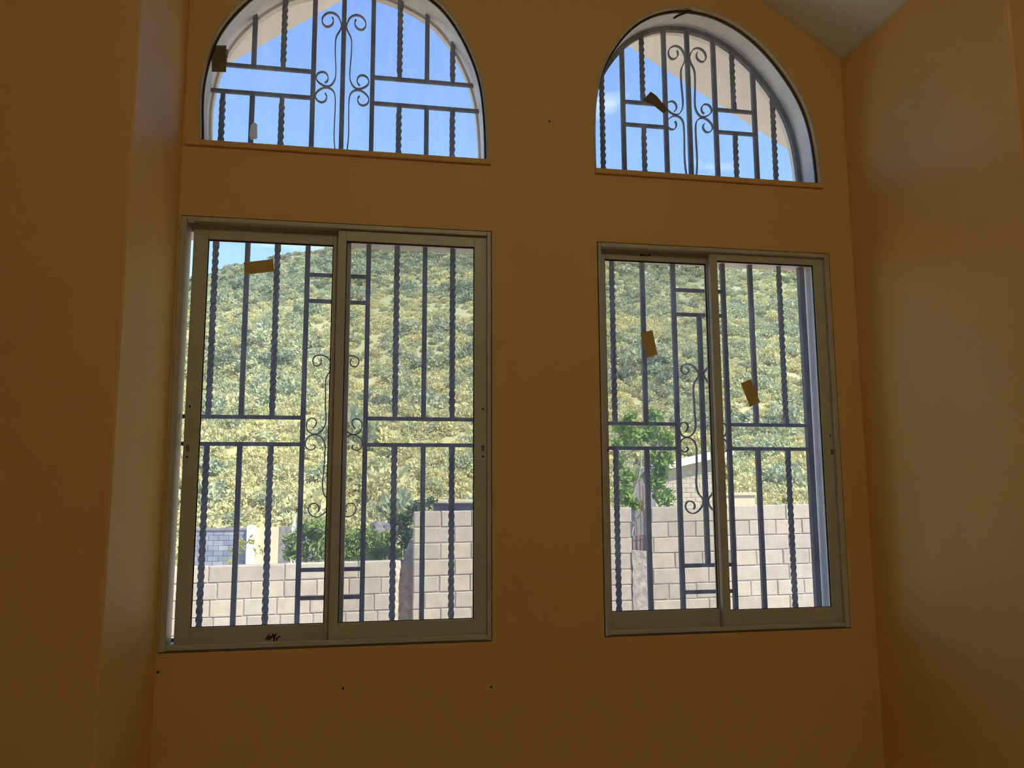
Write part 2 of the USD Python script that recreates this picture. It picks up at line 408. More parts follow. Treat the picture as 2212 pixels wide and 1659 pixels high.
# left window: its outer sash (left) stands a finger's width open, its inner sash (right) runs in front
x0, x1, z0, z1 = WIN[0]
w1 = thing("window_1", "left aluminium sliding window standing slightly open at its left edge", "window", kind="structure")
window_frame(w1, x0, x1, z0, z1, 0.023, 0.016, 0.022, 0.018)
so, yo = sash(w1, 0.040, 0.641, z0 + 0.009, z1 - 0.012, 0.045, 0.074, 0.054, 0.070, 0.066, 0.060, "glass", "left sash set on the outer track")
si, yi = sash(w1, 0.590, 1.184, z0 + 0.009, z1 - 0.020, 0.012, 0.038, 0.0325, 0.050, 0.072, 0.043, "glass2", "right sash set on the inner track")
hardware(so, 0.045, [(410, 878), (404, 987)], (405.5, 968))
hardware(si, 0.012, [(1043, 884), (1043, 986)], (1043, 968))
scribble(so, [[(830, 420), (760, 520), (680, 625)], [(905, 490), (820, 545), (775, 610), (800, 635), (880, 600), (930, 515)],
              [(1005, 395), (985, 470), (1040, 480), (1100, 440), (1140, 395)], [(1095, 440), (1060, 560), (1045, 690)], [(985, 540), (1080, 500)],
              [(1290, 495), (1200, 560), (1140, 670)], [(1140, 575), (1185, 590)]], 0.0445, 540, 1350, 20.11)

x0, x1, z0, z1 = WIN[1]
w2 = thing("window_2", "right aluminium sliding window between the arch and the side wall", "window", kind="structure")
window_frame(w2, x0, x1, z0, z1, 0.013, 0.022, 0.021, 0.018)
so2, yo2 = sash(w2, x0 + 0.013, 2.186, z0 + 0.009, z1 - 0.012, 0.045, 0.074, 0.030, 0.036, 0.076, 0.044, "glass2", "left sash set on the outer track")
si2, yi2 = sash(w2, 2.153, x1 - 0.022, z0 + 0.009, z1 - 0.016, 0.012, 0.038, 0.032, 0.046, 0.073, 0.034, "glass", "right sash set on the inner track")
hardware(so2, 0.045, [(1313, 972)])
hardware(si2, 0.012, [(1793, 941)], (1797, 976))
scribble(so2, [[(830, 490), (790, 560), (735, 620)], [(740, 620), (880, 640)], [(925, 480), (900, 560), (960, 610)], [(1100, 490), (1130, 560), (1160, 640)], [(1250, 490), (1200, 570), (1180, 660)], [(900, 600), (1060, 640)]], 0.0445, 1350, 523.0, 22.12)

# ------------------------------------------------------------------ arched windows
for k, lab in ((0, "wide arched fixed window on the left above the sliding window"), (1, "arched fixed window on the right beside the sloping ceiling")):
    t = thing(f"window_{k + 3}", lab, "window", kind="structure")
    A = AP[k]
    obj("glass_pane", wallpoly(A.buffer(-0.0005).simplify(0.0005), 0.032, 0.036), "glass" if k == 0 else "glass", t)
    obj("gasket", wallpoly(A.difference(A.buffer(-0.0065)).intersection(sbox(-1, ARCH[k][0][1] + 0.004, 5, 5)), 0.022, 0.032), "rubber", t, label="dark rubber seal along the arch")
    bead = A.buffer(0.007).difference(A.buffer(-0.0005)).intersection(sbox(-1, ARCH[k][0][1], 5, 5))
    obj("plaster_edge", wallpoly(bead, -0.0025, 0.004), "bead", t)
    xs = [p[0] for p in ARCH[k]]
    zs = ARCH[k][0][1]
    xa, xb = (0.0, 1.20) if k == 0 else (1.645, 2.695)
    obj("sill", bb(xa, xb, -0.012, 0.002, zs - 0.024, zs - 0.001, 0.003), "ochre", t)
    if k == 1:
        pts = [at(1455, 41, 0.018), at(1468, 33, 0.018), at(1484, 27, 0.02), at(1500, 21, 0.024), at(1520, 22, 0.027)]
        p3 = [(x, y, z) for (x, z), y in zip(pts, (0.012, 0.014, 0.017, 0.022, 0.026))]
        obj("loose_seal", tube(smooth_path(p3, 5), np.linspace(0.0048, 0.0062, 21), 6), "rubber", t, label="end of the rubber seal hanging loose")

# ------------------------------------------------------------------ window grilles
YG = 0.150
S = 0.0095     # half thickness of a bar


def bar_v(x, za, zb, s=S):
    return bb(x - s, x + s, YG - s, YG + s, za, zb, 0.001)


def bar_h(xa, xb, z, s=0.0075):
    return bb(xa, xb, YG - s, YG + s, z - s, z + s, 0.001)


def bar_twist(x, za, zb, s=0.0092, pitch=0.128):
    n = max(2, int((zb - za) / 0.007))
    z = np.linspace(za, zb, n + 1)
    end = np.clip(np.minimum(z - za, zb - z) / 0.03, 0, 1)
    a = 2 * np.pi * np.cumsum(np.r_[0, np.diff(z)] * (end > 0.99)) / pitch
    v, f = [], []
    cs = np.array([(-1, -1), (1, -1), (1, 1), (-1, 1)]) * s
    for i in range(n + 1):
        c, d = math.cos(a[i]), math.sin(a[i])
        for u, w in cs:
            v.append((x + c * u - d * w, YG + d * u + c * w, z[i]))
    for i in range(n):
        for k in range(4):
            q, w = i * 4 + k, i * 4 + (k + 1) % 4
            f += [(q, w, w + 4), (q, w + 4, q + 4)]
    f += [(0, 2, 1), (0, 3, 2), (n * 4, n * 4 + 1, n * 4 + 2), (n * 4, n * 4 + 2, n * 4 + 3)]
    return trimesh.Trimesh(v, f, process=False)


SC_UP = [(-0.061, 2.05), (-0.057, 2.04), (-0.066, 2.024), (-0.079, 2.022), (-0.091, 2.039), (-0.086, 2.058), (-0.065, 2.067), (-0.04, 2.061), (-0.022, 2.044), (-0.012, 2.023), (-0.022, 2.001), (-0.034, 1.982),
         (-0.038, 1.965), (-0.037, 1.91), (-0.036, 1.845), (-0.034, 1.794), (-0.041, 1.771), (-0.058, 1.753), (-0.076, 1.747), (-0.098, 1.755), (-0.109, 1.778), (-0.104, 1.801), (-0.086, 1.811), (-0.071, 1.801), (-0.072, 1.785), (-0.083, 1.769)]
SC_LO = [(-0.08, 1.705), (-0.072, 1.698), (-0.077, 1.688), (-0.093, 1.684), (-0.108, 1.695), (-0.11, 1.718), (-0.091, 1.741), (-0.064, 1.744), (-0.043, 1.728), (-0.034, 1.705), (-0.034, 1.68), (-0.036, 1.607), (-0.038, 1.525),
         (-0.030, 1.503), (-0.013, 1.482), (-0.017, 1.453), (-0.04, 1.428), (-0.064, 1.421), (-0.085, 1.433), (-0.092, 1.456), (-0.079, 1.473), (-0.06, 1.47), (-0.051, 1.456), (-0.057, 1.439)]
SA_UP = [(-0.05, 3.534), (-0.045, 3.515), (-0.055, 3.496), (-0.076, 3.49), (-0.091, 3.508), (-0.084, 3.54), (-0.055, 3.556), (-0.030, 3.546), (-0.016, 3.522), (-0.011, 3.497), (-0.020, 3.47), (-0.031, 3.446),
         (-0.034, 3.421), (-0.032, 3.345), (-0.029, 3.283), (-0.034, 3.248), (-0.058, 3.22), (-0.089, 3.227), (-0.109, 3.25), (-0.1, 3.276), (-0.075, 3.281), (-0.061, 3.263), (-0.073, 3.235)]
SA_LO = [(-0.072, 3.187), (-0.064, 3.169), (-0.079, 3.147), (-0.101, 3.152), (-0.111, 3.175), (-0.096, 3.2), (-0.065, 3.214), (-0.040, 3.203), (-0.029, 3.17), (-0.028, 3.145), (-0.028, 2.971), (-0.016, 2.90)]


def scrolls(g, xc, pieces, dz=0.0, stretch=1.0):
    for pts in pieces:
        for sgn in (1, -1):
            obj("scroll", strap([(xc + sgn * stretch * x, z + dz) for x, z in pts], YG - 0.0065, YG + 0.0065, 0.0042), "iron", g)


def lower_grille(lab, xs, kinds, xl, xr, zb, zt, zmid, zlad, frame):
    g = thing("window_grille", lab, "window grille")
    xc = xs[4]
    for i, (x, kd) in enumerate(zip(xs, kinds)):
        if kd == "full":
            obj("plain_bar", bar_v(x, zb, zt), "iron", g)
        elif kd == "mid":
            obj("plain_bar", bar_v(x, zlad[2], zlad[1]), "iron", g)
        elif kd in "pt":
            fn = bar_v if kd == "p" else bar_twist
            obj("plain_bar" if kd == "p" else "twisted_bar", fn(x, zmid[0], zt), "iron", g)
            obj("plain_bar" if kd == "p" else "twisted_bar", fn(x, zb, zmid[1]), "iron", g)
    for z in zmid:
        obj("cross_bar", bar_h(xl, xs[3], z), "iron", g)
        obj("cross_bar", bar_h(xs[5], xr, z), "iron", g)
    for z in zlad:
        obj("cross_bar", bar_h(xs[3], xs[5], z), "iron", g)
    scrolls(g, xc, (SC_UP, SC_LO))
    for m in frame:
        obj("frame_bar", m, "iron", g)
    return g


lower_grille("dark iron security grille with twisted bars outside the left sliding window", [.105, .228, .345, .465, .5875, .710, .827, .943, 1.060], ["t", "p", "t", "full", "mid", "full", "t", "p", "t"],
             -0.002, 1.190, 0.962, 2.540, (1.812, 1.706), (2.398, 2.289, 1.218, 1.111), [bb(-0.002, 1.190, 0.14, 0.16, 0.964, 0.976, 0.001)])
lower_grille("dark iron security grille with twisted bars outside the right sliding window", [1.757, 1.895, 2.030, 2.037, 2.154, 2.272, 2.404, 2.546, 2.62], ["t", "p", "-", "full", "mid", "full", "p", "t", "-"],
             1.660, 2.660, 0.962, 2.530, (1.803, 1.698), (2.398, 2.288, 1.204, 1.094), [bb(2.640, 2.665, 0.137, 0.163, 0.964, 2.530, 0.001), bb(1.660, 2.682, 0.14, 0.16, 0.964, 0.976, 0.001)])


def arch_top(k, x):
    hit = AP[k].intersection(LineString([(x, 2.0), (x, 5.0)]))
    return hit.bounds[3]


# left arch
g = thing("window_grille", "dark iron grille with scrolls behind the wide left arched window", "window grille")
zb = 2.872
for x, kd in zip([.105, .222, .341, .465, .5865, .711, .826, .943, 1.055], "tptffftpt"):
    zt = arch_top(0, x) + 0.004
    zu, zl = 3.277, 3.163
    if kd == "f":
        obj("plain_bar", bar_v(x, zb, zt), "iron", g)
    else:
        fn, nm = (bar_v, "plain_bar") if kd == "p" else (bar_twist, "twisted_bar")
        if zt > zu + 0.02:
            obj(nm, fn(x, zu, zt), "iron", g)
        obj(nm, fn(x, zb, zl), "iron", g)
for z in (3.279, 3.162):
    obj("cross_bar", bar_h(0.050, 0.465, z), "iron", g)
    obj("cross_bar", bar_h(0.711, 1.178, z - 0.002), "iron", g)
scrolls(g, .5865, (SA_UP, SA_LO))
blob = [at(*q, 0.138) for q in ((540, 293), (543, 275), (548, 266), (554, 270), (554, 298), (543, 300))]
obj("plaster_splash", wallpoly(Polygon(blob).buffer(0.003), 0.134, 0.1402), "plaster", g, label="pale splash of plaster on a bar")
# right arch
g = thing("window_grille", "dark iron grille with arched frame behind the right arched window", "window grille")
zb = 2.866
for x, kd in zip([1.729, 1.826, 1.922, 2.028, 2.142, 2.270, 2.363, 2.463, 2.557], "Tftffftf T".replace(" ", "")):
    zt = arch_top(1, x) - 0.006
    if kd == "f":
        obj("plain_bar", bar_v(x, zb, zt), "iron", g)
    elif kd == "T":
        obj("twisted_bar", bar_twist(x, zb, zt), "iron", g)
    else:
        obj("twisted_bar", bar_twist(x, 3.260, zt), "iron", g)
        obj("twisted_bar", bar_twist(x, zb, 3.153), "iron", g)
for z in (3.262, 3.154):
    obj("cross_bar", bar_h(1.826, 2.028, z), "iron", g)
    obj("cross_bar", bar_h(2.270, 2.463, z - 0.002), "iron", g)
scrolls(g, 2.142, (SA_UP, SA_LO))
A = AP[1]
obj("arch_frame_bar", wallpoly(A.buffer(-0.0015).difference(A.buffer(-0.022)).intersection(sbox(0, zb, 5, 5)), 0.140, 0.162), "iron", g)

# ------------------------------------------------------------------ paper tags and tape on the panes


def tag_on(name, quad, Y, m, lab, cat, curl=0.0):
    pts = [at(*q, Y) for q in quad]
    me = wallpoly(Polygon(pts), Y - 0.0012, Y)
    me = me.subdivide().subdivide()
    if curl:
        v = me.vertices.copy()
        xm = (v[:, 0] - v[:, 0].min()) / (np.ptp(v[:, 0]))
        v[:, 1] -= curl * np.clip(xm - 0.6, 0, 1) ** 2 * 4
        me.vertices = v
    obj(name, me, m, None, lab, cat)


tag_on("paper_label", [(526, 567), (590, 560), (592.5, 586.5), (530, 593)], yo - 0.0022, "paper", "yellow paper label near the top of the left sliding window", "label", 0.001)
tag_on("paper_label", [(1383.5, 720), (1409, 713), (1420, 766), (1398, 773)], yo2 - 0.0022, "paper", "tilted yellow paper label on the left pane of the right window", "label", 0.001)
tag_on("paper_label", [(1600, 828), (1621.5, 819), (1641, 868), (1620, 879)], yi2 - 0.0022, "paper", "tilted yellow paper label on the right pane of the right window", "label", 0.001)
tag_on("tape_piece", [(457, 98.5), (489, 98.5), (488.5, 156), (457.5, 155)], 0.0318, "tape", "dark brown upright tape piece on the left arched window", "tape")
tag_on("tape_piece", [(1405.5, 198), (1418, 207), (1443, 238), (1433, 245), (1412, 228), (1388, 217)], 0.0318, "tape", "dark brown slanting tape piece on the right arched window", "tape")

# ------------------------------------------------------------------ outside: yard and block walls
obj("yard_ground", bb(-40, 60, 0.2, 7.2, -0.65, -0.45), "yard", label="pale dirt yard between the house and block wall", cat="ground", kind="structure")
YW = 7.0
SH = 0.012                     # the courses rise slightly to the right


def block_mesh(xa, xb, za, zb, y0, depth, ch=0.007, shear=SH):
    """One concrete block with chamfered face edges, standing proud of the mortar."""
    j = lambda s: rng.uniform(-s, s)
    f, c = y0 + j(0.004), ch + abs(j(0.004))
    v = []
    for (px, pz) in ((xa, za), (xb, za), (xb, zb), (xa, zb)):
        v.append((px, y0 + depth, pz))
    q = [(xa + j(.003), za + j(.003)), (xb + j(.003), za + j(.003)), (xb + j(.003), zb + j(.003)), (xa + j(.003), zb + j(.003))]
    for (px, pz) in q:
        v.append((px, f + c, pz))
    cx, cz = (xa + xb) / 2, (za + zb) / 2
    for (px, pz) in q:
        v.append((px - math.copysign(c, px - cx), f, pz - math.copysign(c, pz - cz)))
    v = np.array(v)
    v[:, 2] += shear * v[:, 0]
    fs = []
    for a, b in ((0, 4), (4, 8)):
        for k in range(4):
            n = (k + 1) % 4
            fs += [(a + k, a + n, b + n), (a + k, b + n, b + k)]
    fs += [(8, 9, 10), (8, 10, 11), (0, 2, 1), (0, 3, 2)]
    m = trimesh.Trimesh(v, fs, process=False)
    if m.volume < 0:
        m.invert()
    return m


def block_rows(t, xa, xb, ztop, rows, course, pitch, phases, y0, depth, material="block", joint=0.012, shear=SH):
    """Courses counted from the top; ztop is given at x = 0."""
    for r in range(rows):
        z1 = ztop - r * course
        z0 = z1 - course + joint
        off = phases[r % len(phases)]
        k = math.floor((xa - off) / pitch)
        x = off + k * pitch
        while x < xb - 0.02:
            a, b = max(x, xa), min(x + pitch - joint, xb)
            if b - a > 0.05:
                obj("block", block_mesh(a, b, z0, z1, y0, depth, shear=shear), material, t)
            x += pitch


def sheared(m, s=SH):
    v = m.vertices.copy()
    v[:, 2] += s * v[:, 0]
    m.vertices = v
    return m


PITCH_B, COURSE = 0.378, 0.1965
zl = at(600, 1219, YW)[1] - SH * at(600, 1219, YW)[0]
zt = at(1020, 1103, YW)[1] - SH * at(1020, 1103, YW)[0]
X = lambda px, py=1250, Y=YW: at(px, py, Y)[0]
xl1 = X(853)
xt0, xt1, xt2 = X(893), X(1366, 1200), X(1399, 1200)
w = thing("block_wall", "low pale concrete block wall seen through the left window", "block wall")
nlow = 6
obj("mortar_bed", sheared(bb(-3.6, xl1 - 0.01, YW + 0.012, YW + 0.14, zl - nlow * COURSE - 0.05, zl - 0.012)), "mortar", w)
block_rows(w, -3.6, xl1, zl, 1, COURSE, 0.86, [X(451)], YW, 0.15)
block_rows(w, -3.6, xl1, zl - COURSE, nlow - 1, COURSE, PITCH_B, [X(470.6), X(456), X(464), X(449), X(470)], YW, 0.15)
w = thing("block_wall", "taller pale concrete block wall between the low wall and concrete post", "block wall")
nt = 9
obj("mortar_bed", sheared(bb(xt0 + 0.01, xt1 - 0.01, YW + 0.012, YW + 0.14, zt - nt * COURSE - 0.05, zt - 0.012)), "mortar", w)
block_rows(w, xt0, xt1, zt, nt, COURSE, PITCH_B, [X(953), X(982), X(952), X(983), X(950), X(984)], YW, 0.15)
w = thing("block_wall", "tall pale block wall right of the concrete post with reinforcing rods", "block wall")
obj("mortar_bed", sheared(bb(xt2 + 0.01, 8.3, YW + 0.012, YW + 0.14, zt - nt * COURSE - 0.05, zt - 0.012)), "mortar", w)
block_rows(w, xt2, 8.3, zt - 0.008, nt, COURSE, PITCH_B, [X(1411), X(1447), X(1415), X(1460), X(1412), X(1445)], YW, 0.15)

# broken mortar column joining the low and the tall wall
zr0, zr1 = at(893, 1168, YW)[1], at(872, 1213, YW)[1]


def rough(m, amp, scale, seed):
    m = m.subdivide_to_size(0.03, 12)
    v = m.vertices.copy()
    n = np.stack([meshkit.fbm(v * scale + 31.7 * k, 3, seed + k) for k in range(3)], 1) - 0.5
    m.vertices = v + n * amp
    return m


col = thing("concrete_column", "rough grey mortar column joining the low wall and taller wall", "concrete column")
cp = Polygon([(xl1 - 0.02, -0.55), (xt0 + 0.02, -0.55), (xt0 + 0.02, zr0), (xt0 - 0.02, zr0), (xl1 + 0.11, zr1 - 0.01), (xl1 + 0.07, zr1), (xl1 - 0.02, zr1 + 0.005)])
obj("mortar_fill", rough(wallpoly(cp, YW + 0.27, YW + 0.40), 0.04, 14, 3), "concrete", col, smooth=40)
obj("mortar_lip", rough(wallpoly(Polygon([(xl1 - 0.005, -0.5), (xl1 + 0.035, -0.5), (xl1 + 0.05, zr1 - 0.25), (xl1 + 0.07, zr1), (xl1 - 0.005, zr1)]), YW + 0.01, YW + 0.30), 0.03, 16, 8), "yard", col, smooth=40)

# cast post in the gap of the tall wall, with its rods standing free
pz = at(1383, 1190, YW)[1]
post = thing("concrete_post", "half cast rough concrete post with bare steel rods in the wall gap", "concrete post")
obj("cast_concrete", rough(bb(xt1 - 0.005, xt2 + 0.005, YW - 0.015, YW + 0.13, -0.55, pz), 0.03, 13, 5), "concrete", post, smooth=40)
obj("backing_block", sheared(bb(xt1 + 0.03, xt2 + 0.01, YW + 0.06, YW + 0.15, pz - 0.02 - SH * xt1, at(1383, 1158, YW)[1] - SH * xt1, 0.004)), "mauve", post)
for px, ytop in ((1375, 1120), (1384, 1034), (1391, 1050), (1397, 1085)):
    xx = X(px, 1120, YW + 0.045)
    zt_ = at(px, ytop, YW)[1]
    obj("steel_rod", tube([(xx, YW + 0.045, pz - 0.15), (xx + 0.004, YW + 0.047, (pz + zt_) / 2), (xx - 0.006, YW + 0.045, zt_)], 0.0065, 6), "rust", post)
for zz in (pz + 0.16, pz + 0.42):
    obj("steel_tie", tube([(X(1373, 1120), YW + 0.04, zz), (X(1398, 1120), YW + 0.04, zz + 0.01)], 0.004, 5), "rust", post)

# coping of another wall just behind the tall wall
xa, za = at(938, 1091, 9.0)
xb, zb2 = at(1026, 1079, 9.0)
nb = thing("garden_wall", "pale wall with flat coping peeping over the tall block wall", "wall")
obj("wall_body", bb(xa, xb + 1.2, 9.05, 9.2, -1.2, zb2 - 0.06), "rubble", nb)
obj("coping", bb(xa - 0.05, xb + 1.3, 8.98, 9.27, zb2 - 0.055, zb2, 0.01), "cream_wall", nb)

# ------------------------------------------------------------------ ground beyond the wall and the hillside


def ridge(x):
    return 81.5 + 0.26 * (np.clip(x, -400, 45) + 58.4) + 0.06 * np.clip(x - 45, 0, 120) - 0.03 * np.clip(x - 165, 0, 300)


def hill(x, y):
    x, y = np.asarray(x, float), np.asarray(y, float)
    s = np.clip((y - 46.0) / 254.0, -0.2, 1.3)
    up = ridge(x) + 3.0
    h = np.where(s < 0, s * 4.0, up * np.clip(s, 0, 1) ** 1.18)
    h = h - np.clip(s - 1.0, 0, 1) * 60
    p = np.stack([x / 38.0, y / 38.0, np.zeros_like(x)], -1)
    q = np.stack([x / 9.0, y / 9.0, np.ones_like(x)], -1)
    w = np.clip(s * 4, 0, 1)
    return h - 3.0 + w * ((meshkit.fbm(p, 3, 5) - 0.5) * 9.0 + (meshkit.fbm(q, 2, 9) - 0.5) * 2.0)


def ground_z(x, y):
    return hill(x, y)


gx, gy = np.linspace(-260, 420, 190), np.r_[np.linspace(7.2, 46, 14), np.linspace(48, 360, 150)]
GX, GY = np.meshgrid(gx, gy, indexing="ij")
GZ = hill(GX, GY)
GZ[:, 0] = -2.2
nx, ny = GX.shape
ii = np.arange(nx * ny).reshape(nx, ny)
q = np.stack([ii[:-1, :-1], ii[1:, :-1], ii[1:, 1:], ii[:-1, 1:]], -1).reshape(-1, 4)
hm = trimesh.Trimesh(np.stack([GX, GY, GZ], -1).reshape(-1, 3), np.vstack([q[:, [0, 1, 2]], q[:, [0, 2, 3]]]), process=False)
hl = obj("hillside", hm, "hill", label="dry sunlit hillside filling the view behind the walls", cat="hill", kind="structure", smooth=True)


def leaf_cloud(n, rad, size, seed, squash=0.8, aspect=2.2, shell=0.55, up=0.0):
    """n separate small leaf quads scattered through an ellipsoid."""
    r = np.random.default_rng(seed)
    d = r.normal(size=(n, 3)); d /= np.linalg.norm(d, axis=1, keepdims=True)
    c = d * (r.uniform(shell, 1.0, n) ** 0.6)[:, None] * np.array(rad)
    c *= (0.75 + 0.5 * meshkit.noise(d * 2.2 + seed, seed))[:, None]
    c[:, 2] *= squash
    a = r.normal(size=(n, 3)) * 0.8 + d * 0.6 + np.array([0, 0, up]); a /= np.linalg.norm(a, axis=1, keepdims=True)
    b = np.cross(a, r.normal(size=(n, 3))); b /= np.linalg.norm(b, axis=1, keepdims=True)
    s = size * r.uniform(0.6, 1.3, n)[:, None]
    nrm = np.cross(a, b)
    p0, p1, p2, p3 = c - a * s * 0.5, c + b * s / aspect / 2 + nrm * s * 0.06, c + a * s * 0.5, c - b * s / aspect / 2 + nrm * s * 0.06
    v = np.stack([p0, p1, p2, p3], 1).reshape(-1, 3)
    k = np.arange(n)[:, None] * 4
    f = np.vstack([k + [0, 1, 2], k + [0, 2, 3]])
    return trimesh.Trimesh(v, f, process=False)


sp = UsdGeom.PointInstancer.Define(stage, path_for("hillside_scrub", None))
say(sp.GetPrim(), "grey-green and dry yellow scrub covering the sunlit hillside", "scrub", kind="stuff")
sp_protos, sp_pos, sp_sc, sp_or, sp_id = [], [], [], [], []


def scrub(material, n, seed, size, dens):
    k0 = len(sp_protos)
    for k in range(3):
        me = leaf_cloud(300, (1.0, 1.0, 0.85), 0.30, seed * 10 + k, 0.85, 1.7, 0.4, 0.6)
        me.vertices[:, 2] += 0.55
        nm = "shrub" if not sp_protos else f"shrub_{len(sp_protos):03d}"
        sp_protos.append(usdkit.mesh(stage, str(sp.GetPath().AppendChild(nm)), me, M[material]).GetPath())
    r = np.random.default_rng(seed)
    pts = []
    while len(pts) < n:
        m = 4000
        y = 47 + 260 * r.uniform(0, 1, m) ** 0.8
        x = (-0.55 + 1.55 * r.uniform(0, 1, m)) * (y + 3) + 0.7
        d = meshkit.fbm(np.stack([x / 22, y / 22, np.full(m, 3.3)], -1), 3, 21)
        keep = r.uniform(0, 1, m) < dens(d, y)
        pts += list(zip(x[keep], y[keep]))
    P = np.array(pts[:n])
    sc = size * np.exp(r.normal(0, 0.35, n))
    sp_pos.append(np.stack([P[:, 0], P[:, 1], hill(P[:, 0], P[:, 1]) - 0.1 * sc], 1))
    sp_sc.append(np.stack([sc, sc, sc * r.uniform(0.7, 1.2, n)], 1))
    sp_or.extend(Gf.Quath(float(np.cos(a / 2)), 0, 0, float(np.sin(a / 2))) for a in r.uniform(0, 2 * np.pi, n))
    sp_id.append(r.integers(0, 3, n) + k0)


scrub("scrub_a", 13000, 3, 1.0, lambda d, y: np.clip((d - 0.40) * 4 + (y - 130) / 150, 0.10, 1))
scrub("scrub_b", 15000, 4, 0.72, lambda d, y: np.clip(0.95 - (y - 80) / 200, 0.15, 1))
scrub("scrub_c", 8000, 5, 0.95, lambda d, y: np.clip((d - 0.47) * 5 + (y - 185) / 110, 0.02, 1))
sp.CreatePositionsAttr(Vt.Vec3fArray.FromNumpy(np.vstack(sp_pos).astype(np.float32)))
sp.CreateScalesAttr(Vt.Vec3fArray.FromNumpy(np.vstack(sp_sc).astype(np.float32)))
sp.CreateOrientationsAttr(Vt.QuathArray(sp_or))
sp.CreateProtoIndicesAttr(Vt.IntArray.FromNumpy(np.concatenate(sp_id).astype(np.int32)))
sp.CreatePrototypesRel().SetTargets(sp_protos)


def on_hill(px, py):
    d = CF + CR * (px - W / 2) / FPX - CU * (py - H / 2) / FPX
    t = np.linspace(45, 330, 4000)
    p = EYE + d * t[:, None]
    hit = np.nonzero(p[:, 2] < hill(p[:, 0], p[:, 1]))[0]
    return p[hit[0]] if len(hit) else None


for k, (px, py) in enumerate([(543, 740), (568, 731), (563, 706), (613, 744), (640, 742), (545, 752), (620, 942), (690, 888), (925, 856), (1560, 878), (1596, 880), (487, 880)]):
    p = on_hill(px, py)
    if p is not None:
        s = np.linalg.norm(p - EYE) / FPX * (6 + 3 * ((k * 7) % 3) / 2)
        m = trimesh.creation.icosphere(2, 1.0)
        v = m.vertices
        v = v * (0.7 + 0.6 * meshkit.noise(v * 1.6 + k * 5.1, 40 + k))[:, None] * np.array([1.25, 1.0, 0.75])
        m.vertices = v * s + p + np.array([0, 0, 0.25 * s])
        obj("boulder", m, "stone", hl, smooth=35)

# ------------------------------------------------------------------ far walls and buildings
YB = 34.0


def far_blocks(t, xa, xb, z0, z1, y, pitch, course, material):
    n = int(round((z1 - z0) / course))
    block_rows(t, xa, xb, z1, n, (z1 - z0) / n, pitch, [xa, xa + pitch / 2], y, 0.16, material, 0.014, 0.0)


fx0, fx1, fz1 = X(396, 1142, YB), X(534, 1142, YB), at(470, 1146, YB)[1]
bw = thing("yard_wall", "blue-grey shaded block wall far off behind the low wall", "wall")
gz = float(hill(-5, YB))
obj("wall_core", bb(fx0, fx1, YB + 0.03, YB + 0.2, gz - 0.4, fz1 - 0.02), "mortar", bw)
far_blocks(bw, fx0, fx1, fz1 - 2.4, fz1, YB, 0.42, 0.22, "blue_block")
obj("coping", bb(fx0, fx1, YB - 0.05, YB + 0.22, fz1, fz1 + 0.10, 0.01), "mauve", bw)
px0, pxz = at(533, 1136, YB - 0.4), at(552, 1136, YB - 0.4)
obj("gate_post", bb(px0[0], pxz[0], YB - 0.4, YB - 0.05, gz - 0.4, px0[1], 0.02), "white", None, "white square gate post beside the blue-grey far wall", "post")
cw0, cw1, czt = X(553, 1140, YB), X(602, 1140, YB), at(575, 1139, YB)[1]
obj("plastered_wall", bb(cw0, cw1, YB, YB + 0.2, gz - 0.4, czt, 0.01), "cream_wall", None, "cream plastered wall right of the white gate post", "wall")
gw1 = X(660, 1140, YB)
obj("plastered_wall", bb(cw1 + 0.02, gw1 + 1.5, YB + 0.1, YB + 0.3, gz - 0.4, czt + 0.02, 0.01), "rubble", None, "grey stained wall partly hidden by the leafy bush", "wall")
sx, sz = at(637, 1109, 24.0)
sb = at(634, 1140, 24.0)
m = trimesh.convex.convex_hull(np.array([(sb[0] - 0.07, 24.0, -2.6), (sb[0] + 0.07, 24.0, -2.6), (sb[0] - 0.07, 24.08, -2.6), (sb[0] + 0.07, 24.08, -2.6), (sb[0] - 0.06, 24.0, sb[1]), (sb[0] + 0.07, 24.0, sb[1]), (sb[0] + 0.07, 24.08, sb[1]), (sx + 0.02, 24.04, sz)]))
obj("stake", m, "white", None, "white pointed stake standing above the grey stained wall", "stake")

YH = 30.0
hx0, hx1 = X(1415, 1040, YH), X(1566, 1040, YH)
ra, rb = at(1440, 1002, YH), at(1548, 978, YH)
sl_ = (rb[1] - ra[1]) / (rb[0] - ra[0])
hs = thing("block_house", "cream block house with white sloping roof edge behind the tree", "house")
zroof = lambda x: ra[1] + sl_ * (x - ra[0])
hgz = float(hill((hx0 + hx1) / 2, YH))
obj("wall_core", wallpoly(Polygon([(hx0, hgz - 0.5), (hx1, hgz - 0.5), (hx1, zroof(hx1) - 0.25), (hx0, zroof(hx0) - 0.25)]), YH + 0.02, YH + 2.2), "cream_block", hs)
nrow = 15
for r in range(nrow):
    course = 0.197
    off = hx0 + (0.2 if r % 2 else 0.0)
    x = off - 0.4
    while x < hx1:
        a, b = max(x, hx0), min(x + 0.385, hx1)
        zt1 = zroof(hx1) - 0.22 - r * course
        if b - a > 0.06 and zt1 - course > 0.4 and zt1 < zroof((a + b) / 2) - 0.12:
            obj("block", block_mesh(a, b, zt1 - course + 0.015, zt1, YH, 0.1, shear=0.0), "cream_block", hs)
        x += 0.4
obj("roof_edge", wallpoly(Polygon([(hx0 + 0.35, zroof(hx0 + 0.35) - 0.22), (hx1 + 0.3, zroof(hx1 + 0.3) - 0.22), (hx1 + 0.3, zroof(hx1 + 0.3)), (hx0 + 0.35, zroof(hx0 + 0.35))]), YH - 0.35, YH + 2.3), "fascia", hs)
YL = 20.0
la, lb = at(1566, 1064, YL), at(1630, 1064, YL)
lw = thing("parapet_wall", "bright cream wall top showing just above the tall block wall", "wall")
